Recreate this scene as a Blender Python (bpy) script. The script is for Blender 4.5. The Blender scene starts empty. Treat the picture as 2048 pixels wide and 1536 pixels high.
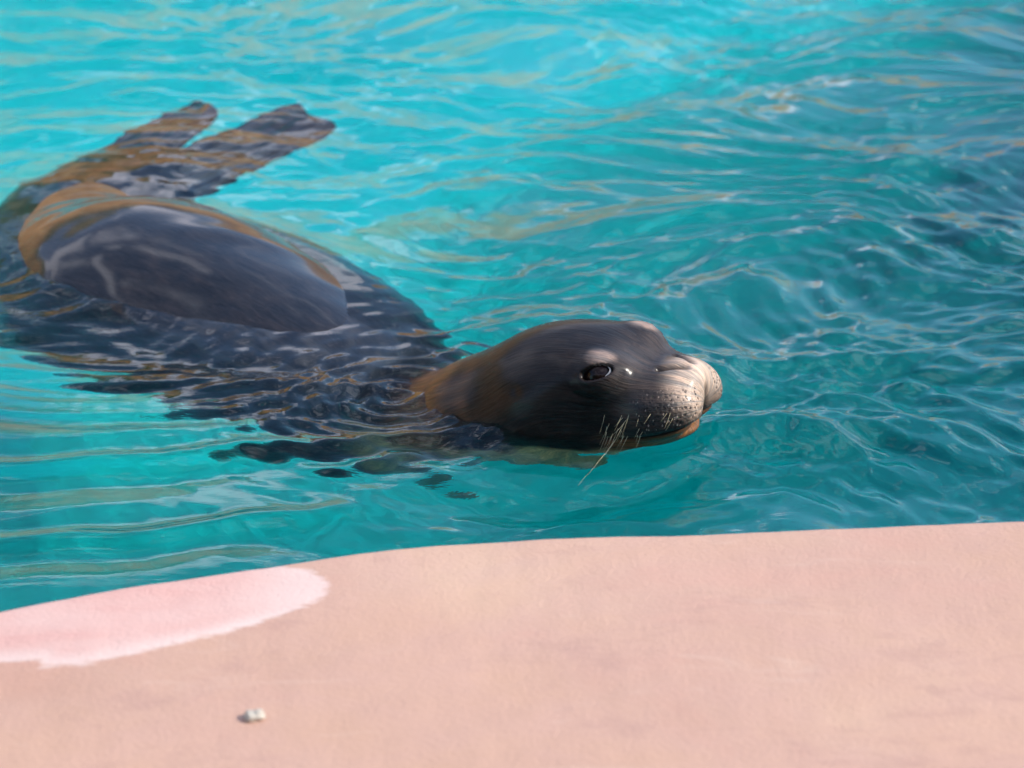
import bpy, math, random
import numpy as np
from mathutils import Vector, Matrix

SC = bpy.context.scene
COL = SC.collection
rng = np.random.default_rng(7)
random.seed(7)

# ------------------------------------------------------------------ camera
CAM_H, PITCH, FPX = 1.36, math.radians(24), 4619.0
cam = bpy.data.objects.new('camera', bpy.data.cameras.new('camera'))
COL.objects.link(cam)
cam.location = (0, 0, CAM_H)
cam.rotation_euler = (math.radians(90) - PITCH, 0, 0)
cam.data.sensor_width = 36.0
cam.data.lens = FPX / 2048 * 36.0
cam.data.clip_start = 0.05
cam.data.clip_end = 500
cam.data.dof.use_dof = True
cam.data.dof.focus_distance = 3.0
cam.data.dof.aperture_fstop = 4.5
SC.camera = cam

# ------------------------------------------------------------------ light
SUN_EL, SUN_AZ = math.radians(36), math.radians(97)      # azimuth clockwise from +Y
sun_dir = Vector((math.sin(SUN_AZ) * math.cos(SUN_EL), math.cos(SUN_AZ) * math.cos(SUN_EL), math.sin(SUN_EL)))
world = bpy.data.worlds.new('World')
SC.world = world
world.use_nodes = True
nt = world.node_tree
sky = nt.nodes.new('ShaderNodeTexSky')
sky.sky_type = 'NISHITA'
sky.sun_disc = False
sky.sun_elevation = SUN_EL
sky.sun_rotation = SUN_AZ
sky.air_density = 1.2
sky.dust_density = 0.2
sky.ozone_density = 6.0
tc = nt.nodes.new('ShaderNodeTexCoord')
mp = nt.nodes.new('ShaderNodeMapping')
mp.inputs['Scale'].default_value = (1, 1, 2.6)
cn = nt.nodes.new('ShaderNodeTexNoise')
cn.inputs['Scale'].default_value = 3.2
cn.inputs['Detail'].default_value = 7
cn.inputs['Roughness'].default_value = 0.58
cr = nt.nodes.new('ShaderNodeValToRGB')
cr.color_ramp.elements[0].position = 0.52
cr.color_ramp.elements[1].position = 0.60
cm = nt.nodes.new('ShaderNodeMix')
cm.data_type = 'RGBA'
cm.inputs[7].default_value = (8.2, 8.4, 10.0, 1)          # sunlit cloud
nt.links.new(tc.outputs['Generated'], mp.inputs[0])
nt.links.new(mp.outputs[0], cn.inputs['Vector'])
nt.links.new(cn.outputs['Fac'], cr.inputs['Fac'])
nt.links.new(cr.outputs[0], cm.inputs[0])
nt.links.new(sky.outputs[0], cm.inputs[6])
nt.links.new(cm.outputs[2], nt.nodes['Background'].inputs[0])
nt.nodes['Background'].inputs[1].default_value = 0.15
sun = bpy.data.objects.new('sun', bpy.data.lights.new('sun', 'SUN'))
COL.objects.link(sun)
sun.data.energy = 3.4
sun.data.angle = math.radians(0.55)
sun.data.color = (1.0, 0.93, 0.82)
sun.rotation_euler = sun_dir.to_track_quat('Z', 'Y').to_euler()

SC.view_settings.view_transform = 'Standard'
SC.view_settings.look = 'None'
SC.view_settings.exposure = 0.64
SC.view_settings.gamma = 1.0
SC.view_settings.use_curve_mapping = False
SC.render.engine = 'CYCLES'
SC.cycles.use_denoising = True
SC.cycles.max_bounces = 12
SC.cycles.transmission_bounces = 10
SC.cycles.sample_clamp_indirect = 6.0
SC.cycles.caustics_reflective = False
SC.cycles.caustics_refractive = True
SC.cycles.blur_glossy = 1.0


# ------------------------------------------------------------------ helpers
def smooth(a, b, x):
    t = np.clip((x - a) / (b - a), 0, 1)
    return t * t * (3 - 2 * t)


def make_mesh(name, verts, faces, mat, parent=None, shade=True, **attrs):
    me = bpy.data.meshes.new(name)
    v = np.asarray(verts, dtype=np.float32)
    f = np.asarray(faces, dtype=np.int32)
    me.vertices.add(len(v))
    me.vertices.foreach_set('co', v.ravel())
    n = f.shape[1]
    me.loops.add(f.size)
    me.loops.foreach_set('vertex_index', f.ravel())
    me.polygons.add(len(f))
    me.polygons.foreach_set('loop_start', np.arange(len(f), dtype=np.int32) * n)
    me.polygons.foreach_set('loop_total', np.full(len(f), n, dtype=np.int32))
    me.update(calc_edges=True)
    me.validate()
    if shade:
        me.polygons.foreach_set('use_smooth', np.ones(len(me.polygons), dtype=bool))
    for k, a in attrs.items():
        a = np.asarray(a, dtype=np.float32)
        if a.ndim == 2:
            at = me.color_attributes.new(k, 'FLOAT_COLOR', 'POINT')
            at.data.foreach_set('color', np.c_[a, np.ones(len(a))].astype(np.float32).ravel())
        else:
            at = me.attributes.new(k, 'FLOAT', 'POINT')
            at.data.foreach_set('value', a)
    me.materials.append(mat)
    o = bpy.data.objects.new(name, me)
    COL.objects.link(o)
    if parent:
        o.parent = parent
    return o


def grid_faces(nu, nv, wrap=False):
    i = np.arange(nu - 1)[:, None]
    j = np.arange(nv if wrap else nv - 1)[None, :]
    j2 = (j + 1) % nv
    return np.stack([i * nv + j, i * nv + j2, (i + 1) * nv + j2, (i + 1) * nv + j], -1).reshape(-1, 4)


class NT:
    """small node-tree builder"""
    def __init__(self, name):
        self.m = bpy.data.materials.new(name)
        self.m.use_nodes = True
        self.t = self.m.node_tree
        self.bsdf = self.t.nodes['Principled BSDF']
        self.out = self.t.nodes['Material Output']

    def n(self, typ, ins=None, **props):
        nd = self.t.nodes.new(typ)
        for k, v in props.items():
            setattr(nd, k, v)
        for k, v in (ins or {}).items():
            self.set(nd.inputs[k], v)
        return nd

    def set(self, sock, v):
        if isinstance(v, bpy.types.NodeSocket):
            self.t.links.new(v, sock)
        elif isinstance(v, bpy.types.Node):
            self.t.links.new(v.outputs[0], sock)
        else:
            sock.default_value = v

    def noise(self, scale, detail=4, rough=0.55, vec=None, dist=0.0):
        nd = self.n('ShaderNodeTexNoise', {'Scale': scale, 'Detail': detail, 'Roughness': rough, 'Distortion': dist})
        if vec is not None:
            self.set(nd.inputs['Vector'], vec)
        return nd.outputs['Fac']

    def coord(self, scale=(1, 1, 1)):
        c = self.n('ShaderNodeTexCoord')
        mp = self.n('ShaderNodeMapping', {'Vector': c.outputs['Object'], 'Scale': scale})
        return mp.outputs[0]

    def ramp(self, fac, stops):
        r = self.n('ShaderNodeValToRGB', {'Fac': fac})
        el = r.color_ramp.elements
        while len(el) < len(stops):
            el.new(0.5)
        for e, (p, c) in zip(el, stops):
            e.position = p
            e.color = c if len(c) == 4 else (*c, 1)
        return r.outputs[0]

    def mix(self, fac, a, b, mode='MIX'):
        m = self.n('ShaderNodeMix', data_type='RGBA', blend_type=mode)
        self.set(m.inputs[0], fac)
        for s, v in ((m.inputs[6], a), (m.inputs[7], b)):
            self.set(s, (*v, 1) if isinstance(v, tuple) and len(v) == 3 else v)
        return m.outputs[2]

    def math(self, op, a, b=0.0, c=None, clamp=False):
        m = self.n('ShaderNodeMath', operation=op, use_clamp=clamp)
        self.set(m.inputs[0], a)
        self.set(m.inputs[1], b)
        if c is not None:
            self.set(m.inputs[2], c)
        return m.outputs[0]

    def attr(self, name, out='Fac'):
        return self.n('ShaderNodeAttribute', attribute_name=name).outputs[out]

    def bump(self, h, strength, dist, normal=None):
        b = self.n('ShaderNodeBump', {'Height': h, 'Strength': strength, 'Distance': dist})
        if normal is not None:
            self.set(b.inputs['Normal'], normal)
        return b.outputs[0]


# ------------------------------------------------------------------ materials
def mat_pink():
    b = NT('pink_concrete')
    v = b.coord()
    big = b.noise(2.2, 5, 0.6, v)
    mid = b.noise(14, 6, 0.65, v)
    fine = b.noise(160, 4, 0.6, v)
    base = b.ramp(big, [(0.30, (0.462, 0.295, 0.216)), (0.5, (0.496, 0.320, 0.244)), (0.72, (0.529, 0.365, 0.276))])
    base = b.mix(b.math('MULTIPLY', b.math('SUBTRACT', mid, 0.35, clamp=True), 0.9), base, (0.512, 0.332, 0.268))
    tint = b.noise(3.4, 4, 0.6, b.coord((1, 1.6, 1)), 0.4)
    base = b.mix(1.0, base, b.ramp(tint, [(0.36, (1.0, 0.955, 0.96)), (0.5, (0.98, 0.98, 0.98)), (0.66, (1.0, 1.0, 0.95))]), 'MULTIPLY')
    # rubbed pale streaks running along the ledge
    st = b.noise(5, 6, 0.6, b.coord((1, 4.5, 1)), 0.6)
    base = b.mix(b.ramp(st, [(0.60, (0, 0, 0)), (0.75, (0.45, 0.45, 0.45))]), base, (0.571, 0.423, 0.336))
    dk = b.noise(4.2, 7, 0.7, b.coord((1, 2.2, 1)), 0.3)
    base = b.mix(b.ramp(dk, [(0.30, (0.75, 0.75, 0.75)), (0.45, (0, 0, 0))]), base, (0.386, 0.241, 0.196))
    # fresh paint patch (signed distance carried by the mesh, edge broken by brush noise)
    e = b.math('ADD', b.attr('patch'), b.math('MULTIPLY', b.math('SUBTRACT', b.noise(42, 7, 0.75, b.coord((0.45, 1.7, 1))), 0.5), 0.036))
    pm = b.math('MULTIPLY_ADD', e, 120.0, 0.5, clamp=True)
    patch = b.mix(b.ramp(b.noise(9, 5, 0.6, b.coord((0.6, 2, 1))), [(0.35, (0, 0, 0)), (0.7, (1, 1, 1))]), (0.571, 0.344, 0.300), (0.596, 0.415, 0.368))
    patch = b.mix(b.attr('worn'), patch, (0.64, 0.52, 0.47))
    base = b.mix(pm, base, patch)
    # specks and grime
    sp = b.n('ShaderNodeTexVoronoi', {'Vector': v, 'Scale': 85.0, 'Randomness': 1.0})
    spm = b.math('MULTIPLY', b.math('LESS_THAN', sp.outputs['Distance'], 0.09), b.math('GREATER_THAN', b.noise(9, 3, 0.6, v), 0.56))
    base = b.mix(b.math('MULTIPLY', spm, 0.45), base, (0.252, 0.158, 0.120))
    # the pool paint starts below the lip
    z = b.n('ShaderNodeSeparateXYZ', {'Vector': v}).outputs['Z']
    zz = b.math('ADD', z, b.math('MULTIPLY', b.math('SUBTRACT', b.noise(20, 4, 0.6, v), 0.5), 0.03))
    base = b.mix(b.math('LESS_THAN', zz, 0.055), base, (0.06, 0.50, 0.55))
    base = b.mix(1.0, base, (1.05, 0.985, 0.955), 'MULTIPLY')
    b.set(b.bsdf.inputs['Base Color'], base)
    b.set(b.bsdf.inputs['Roughness'], 0.78)
    h = b.math('ADD', b.math('MULTIPLY', mid, 0.5), b.math('MULTIPLY', fine, 0.35))
    b.set(b.bsdf.inputs['Normal'], b.bump(b.noise(420, 3, 0.6, v), 0.25, 0.0010, b.bump(h, 0.6, 0.005)))
    return b.m


def mat_pool():
    b = NT('pool_paint')
    v = b.coord()
    n1 = b.noise(1.1, 5, 0.6, v)
    c = b.ramp(n1, [(0.3, (0.08, 0.82, 0.84)), (0.5, (0.11, 0.88, 0.89)), (0.7, (0.17, 0.92, 0.91))])
    c = b.mix(b.ramp(b.noise(6, 6, 0.65, v), [(0.55, (0, 0, 0)), (0.75, (0.5, 0.5, 0.5))]), c, (0.05, 0.58, 0.62))
    b.set(b.bsdf.inputs['Base Color'], c)
    b.set(b.bsdf.inputs['Roughness'], 0.8)
    return b.m


def mat_water():
    b = NT('pool_water')
    g = b.n('ShaderNodeBsdfGlass', {'Color': (1, 1, 1, 1), 'Roughness': 0.0, 'IOR': 1.35})
    rip = b.noise(1.0, 3, 0.55, b.coord((22, 60, 1)), 0.5)
    gust = b.ramp(b.noise(1.7, 3, 0.5, b.coord()), [(0.40, (0.15, 0.15, 0.15)), (0.62, (1, 1, 1))])
    b.set(g.inputs['Normal'], b.bump(b.math('MULTIPLY', rip, gust), 1.0, 0.0009))
    b.set(b.out.inputs['Surface'], g)
    a = b.n('ShaderNodeVolumeAbsorption', {'Color': (0.04, 0.860, 0.864, 1), 'Density': 1.35})
    b.set(b.out.inputs['Volume'], a)
    return b.m


def mat_rock():
    b = NT('tan_rock')
    v = b.coord()
    c = b.ramp(b.noise(1.3, 8, 0.65, v, 0.4), [(0.3, (0.30, 0.14, 0.05)), (0.5, (0.66, 0.36, 0.13)), (0.7, (0.78, 0.54, 0.27))])
    z = b.n('ShaderNodeSeparateXYZ', {'Vector': v}).outputs['Z']
    veg = b.math('MULTIPLY_ADD', b.math('SUBTRACT', b.noise(0.9, 6, 0.7, v), 0.5), 6.0, b.math('MULTIPLY_ADD', z, 0.9, -1.3), clamp=True)
    c = b.mix(veg, c, b.mix(b.noise(5, 5, 0.7, v), (0.025, 0.05, 0.012), (0.20, 0.23, 0.05)))
    b.set(b.bsdf.inputs['Base Color'], c)
    b.set(b.bsdf.inputs['Roughness'], 0.9)
    b.set(b.bsdf.inputs['Normal'], b.bump(b.noise(6, 8, 0.7, v), 0.8, 0.1))
    return b.m


def mat_blocker():
    b = NT('blocker_green')
    v = b.coord()
    c = b.ramp(b.noise(3, 6, 0.7, v), [(0.35, (0.012, 0.03, 0.008)), (0.7, (0.06, 0.11, 0.025))])
    b.set(b.bsdf.inputs['Base Color'], c)
    b.set(b.bsdf.inputs['Roughness'], 0.7)
    return b.m


def mat_seal():
    b = NT('wet_seal_fur')
    col = b.attr('coat', 'Color')
    v = b.coord()
    n1 = b.noise(35, 6, 0.65, v)
    col = b.mix(b.ramp(n1, [(0.35, (0, 0, 0)), (0.75, (0.55, 0.55, 0.55))]), col, b.mix(0.5, col, (0.04, 0.033, 0.030)))
    # whisker beds: dark pits and pale bristle bases on the muzzle
    vor = b.n('ShaderNodeTexVoronoi', {'Vector': v, 'Scale': 190.0})
    pit = b.math('LESS_THAN', vor.outputs['Distance'], b.math('MULTIPLY_ADD', b.noise(90, 3, 0.6, v), 0.9, -0.14))
    col = b.mix(b.math('MULTIPLY', b.math('MULTIPLY', pit, b.attr('bed')), 0.85), col, (0.012, 0.011, 0.012))
    vor2 = b.n('ShaderNodeTexVoronoi', {'Vector': b.coord((1, 1, 0.5)), 'Scale': 210.0})
    dot = b.math('LESS_THAN', vor2.outputs['Distance'], 0.22)
    col = b.mix(b.math('MULTIPLY', b.math('MULTIPLY', dot, b.attr('bed')), 0.6), col, (0.42, 0.38, 0.34))
    flow = b.attr('flow', 'Vector')
    fm = b.n('ShaderNodeMapping', {'Vector': flow, 'Scale': (38, 330, 1)}).outputs[0]
    hair = b.noise(1.0, 6, 0.65, fm, 0.4)
    fm2 = b.n('ShaderNodeMapping', {'Vector': flow, 'Scale': (14, 70, 1)}).outputs[0]
    clump = b.noise(1.0, 5, 0.6, fm2, 0.8)
    col = b.mix(1.0, col, b.mix(b.ramp(hair, [(0.32, (0, 0, 0)), (0.68, (1, 1, 1))]), (0.62, 0.60, 0.60), (1.45, 1.35, 1.25)), 'MULTIPLY')
    col = b.mix(1.0, col, b.mix(b.ramp(clump, [(0.40, (0, 0, 0)), (0.70, (1, 1, 1))]), (0.85, 0.85, 0.85), (1.9, 1.55, 1.3)), 'MULTIPLY')
    b.set(b.bsdf.inputs['Base Color'], col)
    b.set(b.bsdf.inputs['Roughness'], b.math('MULTIPLY_ADD', hair, 0.35, 0.30))
    b.set(b.bsdf.inputs['Specular IOR Level'], 0.12)
    b.set(b.bsdf.inputs['Coat Weight'], b.math('MULTIPLY_ADD', b.attr('wet'), 0.65, 0.35))
    b.set(b.bsdf.inputs['Coat Roughness'], b.math('MULTIPLY_ADD', b.attr('wet'), -0.10, 0.22))
    b.set(b.bsdf.inputs['Coat IOR'], 1.45)
    nrm = b.bump(hair, 0.8, 0.0022)
    nrm = b.bump(clump, 0.6, 0.004, nrm)
    nrm = b.bump(b.noise(24, 5, 0.6, v), 0.25, 0.003, nrm)
    nrm = b.bump(vor.outputs['Distance'], b.math('MULTIPLY', b.attr('bed'), 0.8), 0.0025, nrm)
    b.set(b.bsdf.inputs['Normal'], nrm)
    return b.m


def mat_plain(name, col, rough, coat=0.0, bumpy=None):
    b = NT(name)
    v = b.coord()
    c = b.mix(b.noise(40, 5, 0.6, v), tuple(x * 0.75 for x in col), tuple(min(1, x * 1.2) for x in col))
    b.set(b.bsdf.inputs['Base Color'], c)
    b.set(b.bsdf.inputs['Roughness'], rough)
    b.set(b.bsdf.inputs['Coat Weight'], coat)
    b.set(b.bsdf.inputs['Coat Roughness'], 0.02)
    if bumpy:
        b.set(b.bsdf.inputs['Normal'], b.bump(b.noise(bumpy, 5, 0.6, v), 0.5, 0.002))
    return b.m


M_PINK, M_POOL, M_WATER, M_ROCK, M_BLOCKER, M_SEAL = mat_pink(), mat_pool(), mat_water(), mat_rock(), mat_blocker(), mat_seal()
M_EYE = mat_plain('wet_eye', (0.010, 0.005, 0.004), 0.12, 0.0)
M_EYE.node_tree.nodes['Principled BSDF'].inputs['Specular IOR Level'].default_value = 0.2
M_LID = mat_plain('eye_rim', (0.55, 0.50, 0.44), 0.3, 0.5)
M_WHISK = mat_plain('whisker_horn', (0.62, 0.52, 0.30), 0.4)
M_PEB = mat_plain('white_pebble', (0.50, 0.45, 0.37), 0.85, 0.0, 120)


# ------------------------------------------------------------------ smooth value noise from random sinusoids
def waves(x, y, n, lam0, lam1, spread, main=math.pi / 2, seed=1, power=1.0):
    r = np.random.default_rng(seed)
    h = np.zeros_like(x)
    for _ in range(n):
        lam = math.exp(r.uniform(math.log(lam0), math.log(lam1)))
        th = main + r.normal(0, spread)
        k = 2 * math.pi / lam
        h += lam ** power * np.sin(k * (math.cos(th) * x + math.sin(th) * y) + r.uniform(0, 2 * math.pi))
    return h / math.sqrt(n)


# ------------------------------------------------------------------ pool: ledge, basin, far rim, rocks
EX = np.array([-9, -4.0, -2.2, -1.2, -0.85, -0.541, -0.36, -0.201, 0, 0.268, 0.582, 1.0, 1.6, 2.6, 5, 9])
EY = np.array([-6, -0.70, 0.90, 1.77, 1.99, 2.143, 2.216, 2.270, 2.303, 2.322, 2.345, 2.41, 2.52, 2.60, 2.2, 1.5])
LEDGE_Z = 0.15


def edge_y(x):
    # smooth interpolation: average linear interpolation over a small window
    s = 0
    for d in np.linspace(-0.12, 0.12, 9):
        s = s + np.interp(x + d, EX, EY)
    return s / 9


def poly_sd(px, py, poly):
    """signed distance, positive inside"""
    d = np.full(px.shape, 1e9)
    inside = np.zeros(px.shape, bool)
    n = len(poly)
    for i in range(n):
        ax, ay = poly[i]
        bx, by = poly[(i + 1) % n]
        ex, ey = bx - ax, by - ay
        t = np.clip(((px - ax) * ex + (py - ay) * ey) / (ex * ex + ey * ey), 0, 1)
        d = np.minimum(d, np.hypot(px - ax - t * ex, py - ay - t * ey))
        c = ((ay > py) != (by > py)) & (px < (bx - ax) * (py - ay) / (by - ay + 1e-12) + ax)
        inside ^= c
    return np.where(inside, d, -d)


def build_ledge():
    xs = np.r_[np.linspace(-9, -1.4, 40)[:-1], np.linspace(-1.4, 1.4, 400), np.linspace(1.4, 9, 40)[1:]]
    # profile: (distance behind the edge, z)
    R = 0.022
    prof = [(0.0, -2.0), (0.0, -0.6), (0.0, -0.1), (0.0, 0.03), (0.0, LEDGE_Z - R)]
    prof += [(R - R * math.cos(a), LEDGE_Z - R + R * math.sin(a)) for a in np.linspace(0.15, math.pi / 2, 8)]
    prof += [(d, LEDGE_Z) for d in np.r_[np.linspace(0.03, 0.75, 110), np.linspace(0.9, 3.0, 12), 5.0, 8.0]]
    prof = np.array(prof)
    X = np.repeat(xs[:, None], len(prof), 1)
    ey = edge_y(xs)
    Y = ey[:, None] - prof[None, :, 0]
    Z = np.repeat(prof[None, :, 1], len(xs), 0).copy()
    top = smooth(0.10, LEDGE_Z, Z)
    Z += top * (0.0022 * waves(X, Y, 12, 0.15, 0.7, 1.5, seed=3, power=0.5) + 0.0009 * waves(X, Y, 14, 0.03, 0.10, 1.5, seed=4, power=0.4))
    # chipped, hand-trowelled lip
    Y += smooth(0.0, 0.12, Z) * np.exp(-prof[None, :, 0] / 0.05) * 0.006 * waves(X, X * 0, 14, 0.06, 0.5, 1.2, 0, seed=5, power=0.6)
    poly = [(-1.6, 1.30), (-1.6, 1.90), (-0.80, 2.05), (-0.541, 2.19), (-0.36, 2.22), (-0.262, 2.233), (-0.215, 2.215),
            (-0.195, 2.18), (-0.202, 2.155), (-0.24, 2.120), (-0.31, 2.075), (-0.37, 2.045), (-0.425, 2.018), (-0.475, 2.012), (-0.48,2.025), (-0.56,2.02), (-0.7, 1.96), (-1.1, 1.7)]
    patch = poly_sd(X, Y, poly)
    worn = np.clip(smooth(0.035, 0.0, patch) * smooth(2.14, 2.09, Y) * 0.9 + smooth(-0.32, -0.22, X) * 0.8, 0, 1)
    o = make_mesh('pool_ledge', np.stack([X, Y, Z], -1).reshape(-1, 3), grid_faces(*X.shape)[:, ::-1], M_PINK, patch=patch.ravel(), worn=worn.ravel())
    o['kind'] = 'structure'
    o['label'] = 'wide pink painted concrete ledge along the pool'
    return o


build_ledge()


def build_basin():
    # curved pool floor and the far sides in one sheet
    xs = np.linspace(-6, 6, 150)
    ys = np.linspace(-2, 9.5, 190)
    X, Y = np.meshgrid(xs, ys, indexing='ij')
    yb = 3.82 + 1.15 * np.clip(X + 0.6, -0.4, 3) + 0.45 * smooth(-0.5, 0.05, X)
    wd = 0.20 + 0.75 * smooth(-0.4, 0.8, X)
    Z = -0.85 - 2.0 * smooth(0.5, -0.5, (Y - yb) / wd) + 0.02 * waves(X, Y, 12, 0.6, 3, 1.5, seed=9, power=0.5)
    rr = np.hypot((X + 0.2) / 5.2, (Y - 3.5) / 5.4)
    Z = Z + (0.16 - Z) * smooth(0.93, 0.965, rr)
    o = make_mesh('pool_floor', np.stack([X, Y, Z], -1).reshape(-1, 3), grid_faces(*X.shape)[:, ::-1], M_POOL)
    o['kind'] = 'structure'
    return o


build_basin()


def build_rim_and_rocks():
    th = np.linspace(math.radians(-25), math.radians(205), 260)
    # pink rim on the far side of the pool
    prof = [(0.945, 0.05), (0.945, 0.17), (0.95, 0.19), (1.07, 0.19), (1.12, 0.18)]
    T = np.repeat(th[:, None], len(prof), 1)
    S = np.array([p[0] for p in prof])[None]
    Z = np.repeat(np.array([p[1] for p in prof])[None], len(th), 0)
    X = -0.2 + 5.2 * S * np.cos(T)
    Y = 3.5 + 5.4 * S * np.sin(T)
    o = make_mesh('pool_rim', np.stack([X, Y, Z], -1).reshape(-1, 3), grid_faces(*X.shape)[:, ::-1], M_PINK,
                  patch=np.full(X.size, -1.0), worn=np.zeros(X.size))
    o['kind'] = 'structure'
    # tan rock bank behind the rim
    m = 60
    u = np.linspace(0, 1, m)
    T = np.repeat(th[:, None], m, 1)
    U = np.repeat(u[None], len(th), 0)
    left = smooth(math.radians(75), math.radians(150), T)
    hgt = 0.8 + 1.6 * smooth(math.radians(70), math.radians(108), T) + 0.5 * left + 0.30 * waves(T * 5, T * 0, 10, 0.5, 3, 1, 0, seed=12, power=0.3)
    S = 1.08 + 0.34 * U
    S = S + 0.02 * waves(T * 5, U * hgt, 30, 0.2, 1.6, 2, seed=13, power=0.5)
    X = -0.2 + 5.2 * S * np.cos(T)
    Y = 3.5 + 5.4 * S * np.sin(T)
    Z = 0.1 + U * hgt
    o = make_mesh('rock_bank', np.stack([X, Y, Z], -1).reshape(-1, 3), grid_faces(*X.shape)[:, ::-1], M_ROCK)
    o['kind'] = 'structure'
    # dense shrubbery added out of view to cut sky fill on the seal's head
    xs = np.linspace(-7, 7, 160); us = np.linspace(0, 1, 60)
    X, U = np.meshgrid(xs, us, indexing='ij')
    bulge = 0.30 * waves(X, U * 3.2, 30, 0.35, 1.6, 2, seed=71, power=0.6) + 0.16 * waves(X, U * 3.2, 40, 0.12, 0.35, 2, seed=72, power=0.4)
    Y = -2.6 - 1.0 * smooth(0.55, 1.0, U) + bulge
    Z = -0.1 + 3.6 * U + 0.25 * waves(X, X * 0, 10, 0.6, 2.5, 1, 0, seed=73, power=0.5) * U
    o = make_mesh('blocker', np.stack([X, Y, Z], -1).reshape(-1, 3), grid_faces(*X.shape), M_BLOCKER)
    o['kind'] = 'stuff'
    o['label'] = 'added, unseen dark green shrubbery behind the pink pool ledge'
    o['category'] = 'blocker'
    # ground beyond, out to the horizon
    ths = np.linspace(0, 2 * math.pi, 97)
    rad = np.array([7.2, 12, 30, 120, 400])
    X = rad[None] * np.cos(ths)[:, None]
    Y = 3.0 + rad[None] * np.sin(ths)[:, None]
    Z = np.full(X.shape, -0.05)
    o = make_mesh('ground', np.stack([X, Y, Z], -1).reshape(-1, 3), grid_faces(*X.shape), M_ROCK)
    o['kind'] = 'structure'


build_rim_and_rocks()

# ------------------------------------------------------------------ the seal
# head frame: x forward (snout), y left, z up; origin midway between the eyes
PSI, TAU = math.radians(28), math.radians(14)
HO = np.array([0.1360, 2.923, 0.093])
hf = np.array([math.cos(PSI) * math.cos(TAU), -math.sin(PSI) * math.cos(TAU), math.sin(TAU)])
hl = np.array([math.sin(PSI), math.cos(PSI), 0.0])
hu = np.cross(hf, hl)
HM = np.stack([hf, hl, hu], 1)             # local -> world


def to_local(p):
    return (p - HO) @ HM


def to_world(q):
    return HO + np.asarray(q) @ HM.T


def ell(p, c, r):
    q = (p - np.array(c, dtype=np.float32))
    r = np.array(r, dtype=np.float32)
    k0 = np.linalg.norm(q / r, axis=-1)
    k1 = np.linalg.norm(q / (r * r), axis=-1) + 1e-6
    return k0 * (k0 - 1) / k1


def smin(a, b, k):
    h = np.clip(0.5 + 0.5 * (b - a) / k, 0, 1)
    return b + (a - b) * h - k * h * (1 - h)


def cone(p, a, b, ra, rb):
    a, b = np.array(a, dtype=np.float32), np.array(b, dtype=np.float32)
    ab = b - a
    t = np.clip((p - a) @ ab / (ab @ ab), 0, 1)
    return np.linalg.norm(p - a - t[..., None] * ab, axis=-1) - (ra + (rb - ra) * t)


SPINE = np.array([      # x, y, z, r   (world) from the nape to the tail stock
    (-0.045, 3.015, -0.068, 0.112),
    (-0.160, 3.130, -0.190, 0.150),
    (-0.290, 3.285, -0.178, 0.205),
    (-0.445, 3.445, -0.170, 0.245),
    (-0.610, 3.585, -0.158, 0.258),
    (-0.715, 3.725, -0.160, 0.225),
    (-0.745, 3.860, -0.140, 0.180),
    (-0.730, 4.000, -0.115, 0.140),
    (-0.700, 4.110, -0.090, 0.100),
    (-0.680, 4.180, -0.080, 0.060)])
NECK = [(*(to_local(s[:3])), s[3]) for s in SPINE[:3]]

EYE_C = {}


def mouth_z(x):
    return -0.083 - 0.10 * (0.11 - x) + 0.9 * np.clip(0.05 - x, 0, 1) ** 1.5


def head_base(p):
    d = ell(p, (-0.072, 0, -0.022), (0.132, 0.104, 0.079))                # skull
    d = smin(d, ell(p, (-0.12, 0, -0.07), (0.15, 0.112, 0.075)), 0.05)   # cheeks and throat
    d = smin(d, ell(p, (0.035, 0, -0.050), (0.095, 0.064, 0.046)), 0.04)  # snout bridge
    for s in (-1, 1):
        d = smin(d, ell(p, (0.066, s * 0.034, -0.058), (0.074, 0.050, 0.050)), 0.018)   # whisker pads
        d = smin(d, ell(p, (-0.004, s * 0.056, 0.004), (0.055, 0.026, 0.019)), 0.04)   # brows
    d = smin(d, ell(p, (0.100, 0, -0.032), (0.036, 0.040, 0.028)), 0.018)  # nose pad
    d = smin(d, ell(p, (0.036, 0, -0.102), (0.079, 0.055, 0.021)), 0.013)  # lower jaw
    d = smin(d, ell(p, (-0.04, 0, -0.105), (0.10, 0.075, 0.045)), 0.04)    # chin root
    d = smin(d, ell(p, (-0.11, 0, -0.13), (0.13, 0.092, 0.062)), 0.04)    # throat
    for a, b in zip(NECK[:-1], NECK[1:]):
        d = smin(d, cone(p, a[:3], b[:3], a[3], b[3]), 0.06)
    return d


for s in (-1, 1):
    o_, dr = np.array([0.005, 0, 0.0]), np.array([0.22, s * 1.0, 0.16])
    dr /= np.linalg.norm(dr)
    t = np.linspace(0.02, 0.16, 600)
    dd = head_base((o_ + t[:, None] * dr).astype(np.float32))
    surf = o_ + t[np.argmax(dd > 0)] * dr
    e = 1e-3
    g = np.array([head_base((surf + e * np.eye(3)[i])[None].astype(np.float32))[0] - head_base((surf - e * np.eye(3)[i])[None].astype(np.float32))[0] for i in range(3)])
    g /= np.linalg.norm(g)
    EYE_C[s] = (surf - 0.0205 * g, g)
EYE_R = 0.0235


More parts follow.
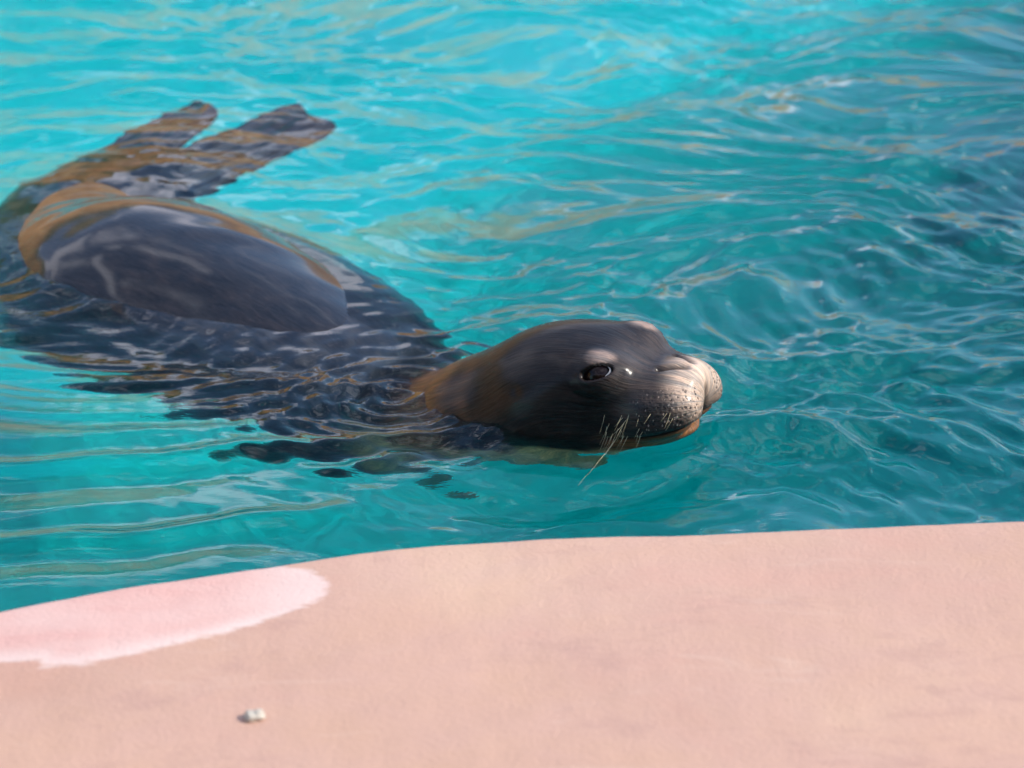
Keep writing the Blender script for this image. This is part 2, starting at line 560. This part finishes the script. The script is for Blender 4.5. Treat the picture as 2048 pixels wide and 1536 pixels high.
def head_sdf(p):
    d = head_base(p)
    for s in (-1, 1):
        c, g = EYE_C[s]
        d = smin(d, np.linalg.norm(p - c.astype(np.float32), axis=-1) - 0.0255, 0.022)       # lids
        # almond opening, long axis running forward and slightly down
        ax = np.array([0.95, 0, 0.30])
        ax = ax - g * (ax @ g)
        ax /= np.linalg.norm(ax)
        up = np.cross(g, ax)
        q = p - (c + 0.024 * g).astype(np.float32)
        loc = np.stack([q @ ax.astype(np.float32), q @ g.astype(np.float32), q @ up.astype(np.float32)], -1)
        d = -smin(-d, ell(loc, (0, 0, 0), (0.0225, 0.026, 0.0090)), 0.004)
        # fold below and behind the eye
        r = np.hypot(loc[..., 0] + 0.006, (loc[..., 2] * np.sign(up[2])) * 1.25)
        w = smooth(0.0, -0.012, loc[..., 2] * np.sign(up[2])) * smooth(0.05, 0.02, np.abs(loc[..., 1]))
        d = d + 0.0014 * np.exp(-((r - 0.038) / 0.004) ** 2) * w
        # nostril slits on top of the nose pad
        a = np.array([0.118, s * 0.010, -0.010]); b2 = np.array([0.086, s * 0.026, -0.009])
        ab = b2 - a
        tt = np.clip((p - a) @ ab / (ab @ ab), 0, 1)
        dn = np.linalg.norm((p - a - tt[..., None] * ab), axis=-1)
        d = d + 0.006 * np.exp(-(dn / 0.0055) ** 2)
        # ear pit
        d = d + 0.004 * np.exp(-(np.linalg.norm(p - np.array([-0.098, s * 0.108, 0.0]), axis=-1) / 0.006) ** 2)
    x, y, z = p[..., 0], p[..., 1], p[..., 2]
    zm = mouth_z(x)
    inm = smooth(-0.01, 0.02, x)
    d = d + inm * 0.0075 * np.exp(-((z - zm) / 0.0035) ** 2)
    d = d + inm * 0.004 * smooth(0.0, -0.006, z - zm)
    # cleft between the whisker pads at the front
    d = d + 0.005 * np.exp(-(y / 0.004) ** 2) * smooth(0.09, 0.11, x) * smooth(-0.03, -0.05, z) * smooth(0.0, 0.004, z - zm)
    return d


def catmull(P, n):
    P = np.asarray(P, float)
    Q = np.vstack([2 * P[0] - P[1], P, 2 * P[-1] - P[-2]])
    out = []
    for i in range(len(P) - 1):
        p0, p1, p2, p3 = Q[i:i + 4]
        t = np.linspace(0, 1, n, endpoint=False)[:, None]
        out.append(0.5 * (2 * p1 + (p2 - p0) * t + (2 * p0 - 5 * p1 + 4 * p2 - p3) * t ** 2 + (3 * p1 - p0 - 3 * p2 + p3) * t ** 3))
    out.append(P[-1:])
    return np.vstack(out)


def build_seal():
    NV = 300
    v = np.linspace(0, 2 * math.pi, NV, endpoint=False)
    C0 = np.array([0.055, 0, -0.065])
    origins, dirs, rad0, wts, flow = [], [], [], [], []
    hfw, hlw, huw = hf, hl, hu
    # fan over the muzzle
    for th in np.linspace(0.004, math.pi / 2, 150):
        o = to_world(C0)
        d = math.cos(th) * hfw[None] + math.sin(th) * (np.cos(v)[:, None] * hlw + np.sin(v)[:, None] * huw)
        origins.append(np.repeat(o[None], NV, 0)); dirs.append(d); rad0.append(0.0); wts.append(0.0); flow.append(-(math.pi / 2 - th) * 0.07)
    # rings along the spine
    pts = [np.r_[to_world(C0), 0.07], np.r_[to_world((0.01, 0, -0.055)), 0.09], np.r_[to_world((-0.08, 0, -0.045)), 0.11]]
    cur = catmull(np.vstack([pts, SPINE]), 200)
    seg = np.r_[0, np.cumsum(np.linalg.norm(np.diff(cur[:, :3], axis=0), axis=1))]
    L = seg[-1]
    s_h = np.linspace(0.0012, 0.42, 170)
    s_b = np.linspace(0.42, L - 0.002, 150)[1:]
    ss = np.r_[s_h, s_b]
    cc = np.stack([np.interp(ss, seg, cur[:, k]) for k in range(4)], 1)
    dn = 0.03
    ahead = np.stack([np.interp(np.clip(ss - dn, 0, L), seg, cur[:, k]) for k in range(3)], 1)
    behind = np.stack([np.interp(np.clip(ss + dn, 0, L), seg, cur[:, k]) for k in range(3)], 1)
    for s, c, a, b in zip(ss, cc, ahead, behind):
        t = (a - b) / np.linalg.norm(a - b)
        w0 = smooth(0.0, 0.05, s)
        t = t * w0 + hfw * (1 - w0)
        t /= np.linalg.norm(t)
        l = np.cross([0, 0, 1.0], t); l /= np.linalg.norm(l)
        u = np.cross(t, l)
        origins.append(np.repeat(c[None, :3], NV, 0))
        dirs.append(np.cos(v)[:, None] * l + np.sin(v)[:, None] * u)
        rad0.append(c[3]); wts.append(float(smooth(0.34, 0.50, s))); flow.append(s)
    O = np.array(origins); D = np.array(dirs); R0 = np.array(rad0); W = np.array(wts)
    nr = len(O)
    Rr = np.repeat(R0[:, None], NV, 1).copy()
    # flatten the body slightly, belly fuller than the back
    ang = np.repeat(v[None], nr, 0)
    Rr *= 1 + 0.05 * np.cos(2 * ang) - 0.02 * np.sin(ang)
    sel = W < 1
    Ol = ((O[sel] - HO) @ HM).astype(np.float32).reshape(-1, 3)
    Dl = (D[sel] @ HM).astype(np.float32).reshape(-1, 3)
    r = np.full(len(Ol), 0.21, np.float32)
    act = np.arange(len(Ol))
    for it in range(40):
        dd = head_sdf(Ol[act] + r[act, None] * Dl[act])
        r[act] -= dd * 0.8
        r[act] = np.clip(r[act], 0.004, 0.4)
        act = act[np.abs(dd) > 2e-4]
        if len(act) == 0:
            break
    rs = r.reshape(-1, NV)
    Rr[sel] = rs * (1 - W[sel][:, None]) + Rr[sel] * W[sel][:, None]
    P = O + Rr[..., None] * D
    # soft folds on the neck and small body undulation
    xw, yw, zw = P[..., 0], P[..., 1], P[..., 2]
    und = 0.0035 * waves(xw * 1.0 + zw, yw - 0.6 * zw, 24, 0.06, 0.30, 2, seed=21, power=0.5)
    P = P + (smooth(0.3, 0.7, W)[:, None, None] * und[..., None]) * D
    Vv = P.reshape(-1, 3)
    F = grid_faces(nr, NV, True)[:, ::-1]
    # close the tail end
    endc = len(Vv)
    Vv = np.vstack([Vv, P[-1].mean(0)[None], P[0].mean(0)[None]])
    tri = []
    b0 = (nr - 1) * NV
    for j in range(NV):
        j2 = (j + 1) % NV
        tri.append((b0 + j2, b0 + j, endc, endc))
        tri.append((j, j2, endc + 1, endc + 1))
    # colours of the coat
    q = to_local(Vv)
    x, y, z = q[:, 0], q[:, 1], q[:, 2]
    nz = np.r_[(D[..., 2]).ravel(), 0, 0]
    nlow = waves(Vv[:, 0] + Vv[:, 2], Vv[:, 1] - Vv[:, 2], 20, 0.05, 0.25, 2, seed=33, power=0.3)
    back = np.array([0.008, 0.006, 0.0052]); belly = np.array([0.52, 0.44, 0.24]); brown = np.array([0.20, 0.10, 0.035])
    col = np.repeat(back[None], len(Vv), 0)

    def blend(m, c):
        nonlocal col
        m = np.clip(m, 0, 1)[:, None]
        col = col * (1 - m) + np.array(c) * m
    blend(np.r_[np.repeat(smooth(0.1, 0.8, W), NV), 0, 0], (0.008, 0.0105, 0.016))
    headw = smooth(-0.45, -0.3, x) * (np.linalg.norm(q, axis=1) < 0.6)
    # pale throat and lower cheeks on the head; belly on the body
    blend(headw * smooth(-0.095, -0.120, z + 0.012 * nlow), belly)
    blend((1 - headw) * smooth(-0.35, -0.75, nz + 0.2 * nlow), belly * 0.5)
    # browner fur on the nape above the water
    blend(headw * smooth(-0.175, -0.27, x + 0.035 * nlow) * smooth(-0.36, -0.28, x) * 0.8, brown)
    # greyer muzzle, front whitened as a painted sun highlight over pale fur
    blend(headw * smooth(0.01, 0.06, x), (0.035, 0.032, 0.032))
    blend(headw * smooth(0.112, 0.158, x + 0.6 * (z + 0.06) + 0.008 * nlow), (0.50, 0.44, 0.38))
    zm = mouth_z(x)
    jaw = headw * smooth(-0.002, 0.02, x) * smooth(0.001, -0.003, z - zm)
    blend(jaw * smooth(-0.06, -0.035, z - zm), (0.20, 0.105, 0.045))
    blend(headw * smooth(-0.01, 0.02, x) * np.exp(-((z - zm) / 0.004) ** 2), (0.012, 0.008, 0.007))
    blend(headw * smooth(-0.03, 0.03, x) * smooth(0.06, 0.0, x) * smooth(-0.07, -0.095, z) * (z > zm) * 0.8, (0.25, 0.16, 0.09))
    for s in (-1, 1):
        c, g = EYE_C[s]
        rr_ = np.linalg.norm(q - (c + 0.016 * g), axis=1)
        blend(np.exp(-(rr_ / 0.019) ** 4), (0.012, 0.009, 0.009))
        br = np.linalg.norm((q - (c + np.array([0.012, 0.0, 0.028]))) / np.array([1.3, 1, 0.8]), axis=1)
        blend(smooth(0.024, 0.008, br + 0.010 * nlow) * 0.6, (0.38, 0.32, 0.29))  # sun glare above the eye, painted into the coat as a pale patch
        a = np.array([0.118, s * 0.010, -0.010]); b2 = np.array([0.086, s * 0.026, -0.009]); ab = b2 - a
        tt = np.clip((q - a) @ ab / (ab @ ab), 0, 1)
        blend(np.exp(-(np.linalg.norm(q - a - tt[:, None] * ab, axis=1) / 0.004) ** 2), (0.02, 0.015, 0.012))
    bed = headw * smooth(0.055, 0.085, x) * smooth(0.015, 0.03, np.abs(y)) * smooth(-0.015, -0.04, z) * smooth(0.004, 0.014, z - zm)

    # fore flippers and hind flippers grow out of the trunk: blades with five digits
    vs, fs, cs = [Vv], [F, np.array(tri)], [col]

    def blade(root, tip, across, width, thick, spread, droop, tipw, notch=0.0):
        root, tip = np.array(root, float), np.array(tip, float)
        ax = tip - root; Ln = np.linalg.norm(ax); ax /= Ln
        ac = np.array(across, float); ac -= ax * (ac @ ax); ac /= np.linalg.norm(ac)
        nn = np.cross(ax, ac)
        nu, nv_ = 60, 64
        vv = np.linspace(0, 2 * math.pi, nv_, endpoint=False)
        rings = []
        for t in np.linspace(0, 1, nu):
            wdt = width * (1 - t) ** 1.0 + tipw * t
            wdt *= 1 - 0.12 * max(0.0, (t - 0.8) / 0.2) ** 2
            cx = np.cos(vv)
            ridge = 1 + 0.35 * np.cos(cx * math.pi * 4.5)
            th_ = (thick * (1 - 0.75 * t) * (1 - t ** 8) * np.sqrt(np.clip(1 - cx ** 2, 0, 1)) ** 0.8) * np.sign(np.sin(vv)) * ridge
            adv = (-notch * (1 - cx ** 2) - 0.06 * np.abs(cx) ** 7) * t ** 2 + spread * cx * t * t
            rings.append(root + (Ln * t + adv)[:, None] * ax + (wdt * cx)[:, None] * ac + (th_ + droop * math.sin(t * math.pi) + 0.012 * np.sin(cx * 3 + t * 4) * t)[:, None] * nn)
        Pb = np.array(rings).reshape(-1, 3)
        base = sum(len(a) for a in vs)
        fs.append(grid_faces(nu, nv_, True) + base)
        vs.append(Pb)
        cs.append(np.repeat(np.array([[0.05, 0.044, 0.045]]), len(Pb), 0))
    blade((-0.77, 4.04, -0.085), (-0.60, 4.44, -0.004), (0.75, -0.55, 0.20), 0.080, 0.030, -0.05, 0.012, 0.072, 0.015)
    blade((-0.65, 4.00, -0.085), (-0.365, 4.40, -0.006), (0.65, -0.75, -0.12), 0.090, 0.030, -0.03, 0.012, 0.095, 0.05)
    blade((-0.33, 3.22, -0.30), (-0.58, 3.42, -0.43), (0.3, -0.7, 0.5), 0.080, 0.035, 0.02, 0.01, 0.065)
    blade((-0.12, 3.33, -0.26), (-0.10, 3.60, -0.40), (0.7, -0.3, -0.3), 0.080, 0.035, -0.02, 0.01, 0.065)
    fl = np.zeros((sum(len(a) for a in vs), 3))
    fl[:nr * NV, 0] = np.repeat(np.array(flow), NV)
    fl[:nr * NV, 1] = np.tile(v, nr) * 0.12
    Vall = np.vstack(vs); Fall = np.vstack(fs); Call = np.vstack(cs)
    wet = np.zeros(len(Vall)); wet[:nr * NV] = np.repeat(smooth(0.1, 0.8, W), NV); wet[nr * NV + 2:] = 1
    bedall = np.zeros(len(Vall)); bedall[:len(bed)] = bed
    root = bpy.data.objects.new('seal', None)
    COL.objects.link(root)
    root.location = (-0.3, 3.2, -0.45)
    root['label'] = 'dark grey wet seal swimming with its head above the turquoise water'
    root['category'] = 'seal'
    # triangles were written as degenerate quads: build with from_pydata to keep them clean
    me = bpy.data.meshes.new('body')
    faces = [tuple(dict.fromkeys(f)) for f in Fall.tolist()]
    me.from_pydata((Vall - np.array(root.location)).tolist(), [], faces)
    me.validate()
    me.polygons.foreach_set('use_smooth', np.ones(len(me.polygons), dtype=bool))
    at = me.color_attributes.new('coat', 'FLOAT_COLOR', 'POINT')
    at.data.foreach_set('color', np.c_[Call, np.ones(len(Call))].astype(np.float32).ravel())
    at = me.attributes.new('flow', 'FLOAT_VECTOR', 'POINT')
    at.data.foreach_set('vector', fl.astype(np.float32).ravel())
    at = me.attributes.new('wet', 'FLOAT', 'POINT')
    at.data.foreach_set('value', wet.astype(np.float32))
    at = me.attributes.new('bed', 'FLOAT', 'POINT')
    at.data.foreach_set('value', bedall.astype(np.float32))
    me.materials.append(M_SEAL)
    ob = bpy.data.objects.new('body', me)
    COL.objects.link(ob)
    ob.parent = root
    return root, Rr


SEAL, _ = build_seal()
RL = np.array(SEAL.location)


def uv_ball(c, r, n=32, m=20, squash=None):
    th = np.linspace(0, math.pi, m)
    ph = np.linspace(0, 2 * math.pi, n, endpoint=False)
    T, Pp = np.meshgrid(th, ph, indexing='ij')
    V = np.stack([np.sin(T) * np.cos(Pp), np.sin(T) * np.sin(Pp), np.cos(T)], -1).reshape(-1, 3) * r
    return V + c, grid_faces(m, n, True)[:, ::-1]


for s in (-1, 1):
    c, g = EYE_C[s]
    V, F = uv_ball(to_world(c) - RL, EYE_R)
    eye = make_mesh('eye', V, F, M_EYE, SEAL)
    # pale wet rim at the front corner of the lids
    ax = np.array([0.95, 0, 0.30]); ax = ax - g * (ax @ g); ax /= np.linalg.norm(ax)
    up = np.cross(g, ax)
    if up[2] < 0:
        up = -up
    tt = np.linspace(-1.6, 0.5, 40)
    path = np.array([c + 0.0190 * g + 0.0180 * math.cos(a) * ax + 0.0092 * math.sin(a) * up for a in tt])
    rad = 0.0017 * np.sin(np.linspace(0.12, math.pi - 0.12, 40))
    ring = []
    for i, pnt in enumerate(path):
        tg = path[min(i + 1, 39)] - path[max(i - 1, 0)]; tg /= np.linalg.norm(tg)
        n1 = g - tg * (g @ tg); n1 /= np.linalg.norm(n1); n2 = np.cross(tg, n1)
        w = np.linspace(0, 2 * math.pi, 10, endpoint=False)
        ring.append(pnt + rad[i] * (np.cos(w)[:, None] * n1 + np.sin(w)[:, None] * n2))
    make_mesh('eye_rim', to_world(np.array(ring).reshape(-1, 3)) - RL, grid_faces(40, 10, True), M_LID, SEAL)


def whisker(base, direction, length, bend, r0):
    """tapered curved bristle, in head coordinates"""
    base, d = np.array(base, float), np.array(direction, float)
    d /= np.linalg.norm(d)
    n, m = 14, 5
    t = np.linspace(0, 1, n)
    path = base + t[:, None] * d * length + (t ** 2)[:, None] * np.array(bend)
    w = np.linspace(0, 2 * math.pi, m, endpoint=False)
    n1 = np.cross(d, [0.3, 0.2, 0.9]); n1 /= np.linalg.norm(n1); n2 = np.cross(d, n1)
    rr = r0 * (1 - 0.85 * t)
    P = path[:, None] + rr[:, None, None] * (np.cos(w)[None, :, None] * n1 + np.sin(w)[None, :, None] * n2)
    return to_world(P.reshape(-1, 3)) - RL, grid_faces(n, m, True)


def surface_point(y, z, x0=0.30):
    """first point of the muzzle met when coming from the side"""
    t = np.linspace(0.12, 0.0, 400)
    return t


def side_hit(x, z, s):
    t = np.linspace(0.13, 0.0, 500)
    P = np.stack([np.full_like(t, x), s * t, np.full_like(t, z)], -1).astype(np.float32)
    dd = head_sdf(P)
    return P[np.argmax(dd < 0.0005)]


for s in (-1, 1):
    rr = random.Random(5 + s)
    for i in range(30):
        x = rr.uniform(0.015, 0.122); z = rr.uniform(-0.085, -0.045)
        b = side_hit(x, max(z, float(mouth_z(np.array(x))) + 0.006), s)
        ln = rr.uniform(0.012, 0.032) * (1.0 if x < 0.06 else 0.5)
        V, F = whisker(b, (-0.2 + rr.uniform(-.35, .35), s * 0.8, -0.5 + rr.uniform(-.3, .3)), ln, (-0.25 * ln, 0, -0.25 * ln), 0.0003)
        make_mesh('whisker', V, F, M_WHISK, SEAL)
    b = side_hit(0.022, -0.088, s)
    V, F = whisker(b, (0.02, s * 1.0, -0.17), 0.115, (-0.012, 0, -0.008), 0.0009)
    make_mesh('whisker', V, F, M_WHISK, SEAL)


# ------------------------------------------------------------------ water surface
def spine_dist(X, Y):
    """distance in plan to the body axis, with the local radius"""
    best = np.full(X.shape, 9.0)
    cur = catmull(SPINE, 6)
    for c in cur:
        h2 = c[3] ** 2 - c[2] ** 2
        rw = math.sqrt(h2) if (h2 > 0) else 0.0
        if c[2] + c[3] <= 0.0:
            rw = -0.06
        best = np.minimum(best, np.hypot(X - c[0], Y - c[1]) - rw)
    return best


def build_water():
    fx = np.arange(-1.55, 1.5501, 0.0062)
    fy = np.arange(2.02, 5.7, 0.0062)
    xs = np.r_[-1.55 - np.cumsum(0.0062 * 1.12 ** np.arange(1, 40))[::-1], fx, 1.55 + np.cumsum(0.0062 * 1.12 ** np.arange(1, 40))]
    ys = np.r_[2.02 - np.cumsum(0.0062 * 1.12 ** np.arange(1, 38))[::-1], fy, fy[-1] + np.cumsum(0.0062 * 1.12 ** np.arange(1, 39))]
    xs = xs[(xs > -5.4) & (xs < 5.2)]; ys = ys[(ys > -1.8) & (ys < 8.9)]
    X, Y = np.meshgrid(xs, ys, indexing='ij')
    fine = smooth(2.3, 1.6, np.abs(X)) * smooth(6.6, 5.7, Y) * smooth(1.2, 1.9, Y)
    wx = X + 0.10 * waves(X, Y, 10, 0.5, 1.6, 2, seed=41, power=0.3)
    wy = Y + 0.10 * waves(X, Y, 10, 0.5, 1.6, 2, seed=42, power=0.3)
    chop = np.clip(0.48 + 0.9 * np.exp(-((X - 0.55) / 0.55) ** 2 - ((Y - 3.25) / 0.55) ** 2) + 0.25 * smooth(4.2, 5.0, Y)
                   + 0.5 * np.exp(-((X + 0.22) / 0.16) ** 2 - ((Y - 3.02) / 0.12) ** 2), 0, 1.3)
    calm = smooth(0.15, -0.35, X) * smooth(3.15, 2.75, Y)
    chop = chop * (1 - 0.75 * calm)
    h = 0.0075 * waves(wx, wy, 26, 0.35, 1.2, 0.55, seed=51, power=0.6)
    h += fine * (1 - 0.35 * calm) * (0.35 + 0.65 * np.clip(chop, 0, 1)) * 0.0330 * waves(wx, wy, 46, 0.11, 0.40, 0.50, seed=52, power=1.0)
    h += fine * chop * 0.0380 * waves(wx, wy, 80, 0.032, 0.11, 0.60, seed=53, power=1.0)
    # rings spreading from the head and the wrinkled wake over the shoulders
    for cx, cy, a, lam, dec, ph in ((0.10, 2.92, 0.0020, 0.060, 0.16, 0.6), (-0.16, 3.02, 0.0022, 0.038, 0.13, 0.0)):
        r = np.hypot(X - cx, (Y - cy))
        h += fine * a * np.sin(2 * math.pi * r / lam + ph + 1.2 * waves(X, Y, 8, 0.15, 0.5, 2, seed=61, power=0.2)) * np.exp(-np.clip(r - 0.1, 0, 9) / dec)
    # bow ridge running off ahead of the nose
    t = (X - 0.28)
    line = 2.865 + 0.04 * t
    h += 0.012 * np.exp(-((Y - line - 0.03) / 0.035) ** 2) * smooth(-0.05, 0.04, t) * smooth(0.42, 0.05, t)
    h -= 0.008 * np.exp(-((Y - line + 0.05) / 0.04) ** 2) * smooth(-0.05, 0.04, t) * smooth(0.42, 0.05, t)
    # long low crests in the calm water by the ledge
    for pts, a, w in (((( -0.70, 2.78), (-0.53, 2.795), (-0.27, 2.845), (-0.10, 2.868)), 0.0078, 0.022),
                      (((-0.72, 2.56), (-0.50, 2.575), (-0.36, 2.61), (-0.22, 2.655)), 0.0075, 0.021),
                      (((-0.22, 2.775), (-0.14, 2.81)), 0.0070, 0.020)):
        pts = np.array(pts)
        ln = np.interp(X, pts[:, 0], pts[:, 1])
        m = smooth(pts[0, 0] - 0.12, pts[0, 0], X) * smooth(pts[-1, 0] + 0.06, pts[-1, 0] - 0.04, X)
        dy = Y - ln - 0.006 * np.sin(X * 31)
        h += a * m * np.exp(-(dy / w) ** 2) - 0.6 * a * m * np.exp(-((dy + 2.6 * w) / (1.6 * w)) ** 2)
    # water drawn up round the back
    sd = spine_dist(X, Y)
    behind = smooth(3.20, 3.45, Y + 0.55 * (X + 0.45)) * smooth(4.0, 3.8, Y)
    h *= 1 - 0.75 * np.exp(-np.clip(sd, 0, 9) / 0.06) * behind
    h += 0.012 * np.exp(-np.clip(sd, 0, 9) / 0.07) * smooth(3.1, 3.3, Y)
    o = make_mesh('water', np.stack([X, Y, h], -1).reshape(-1, 3), grid_faces(*X.shape)[:, ::-1], M_WATER)
    o['kind'] = 'structure'
    return o


build_water()

# ------------------------------------------------------------------ pebble on the ledge
V, F = uv_ball(np.zeros(3), 1.0, 28, 18)
n = V.copy()
lump = 1 + 0.16 * np.sin(3.1 * n[:, 0] + 1) * np.cos(2.7 * n[:, 1]) + 0.10 * np.sin(6 * n[:, 2] + 4 * n[:, 0]) + 0.06 * np.sin(9 * n[:, 1] + 5 * n[:, 0])
sad = 1 - 0.28 * np.exp(-((n[:, 0] + 0.05) / 0.28) ** 2) * (n[:, 2] > 0)
V = V * lump[:, None] * np.array([0.0112, 0.0078, 0.0056]) * np.c_[np.ones(len(V)), np.ones(len(V)), sad]
peb = make_mesh('pebble', V + np.array([0, 0, 0.0045]), F, M_PEB)
peb.location = (-0.250, 1.917, LEDGE_Z)
peb.rotation_euler = (0, 0, math.radians(14))
peb['label'] = 'small chalky white pebble lying on the pink pool ledge'
peb['category'] = 'pebble'
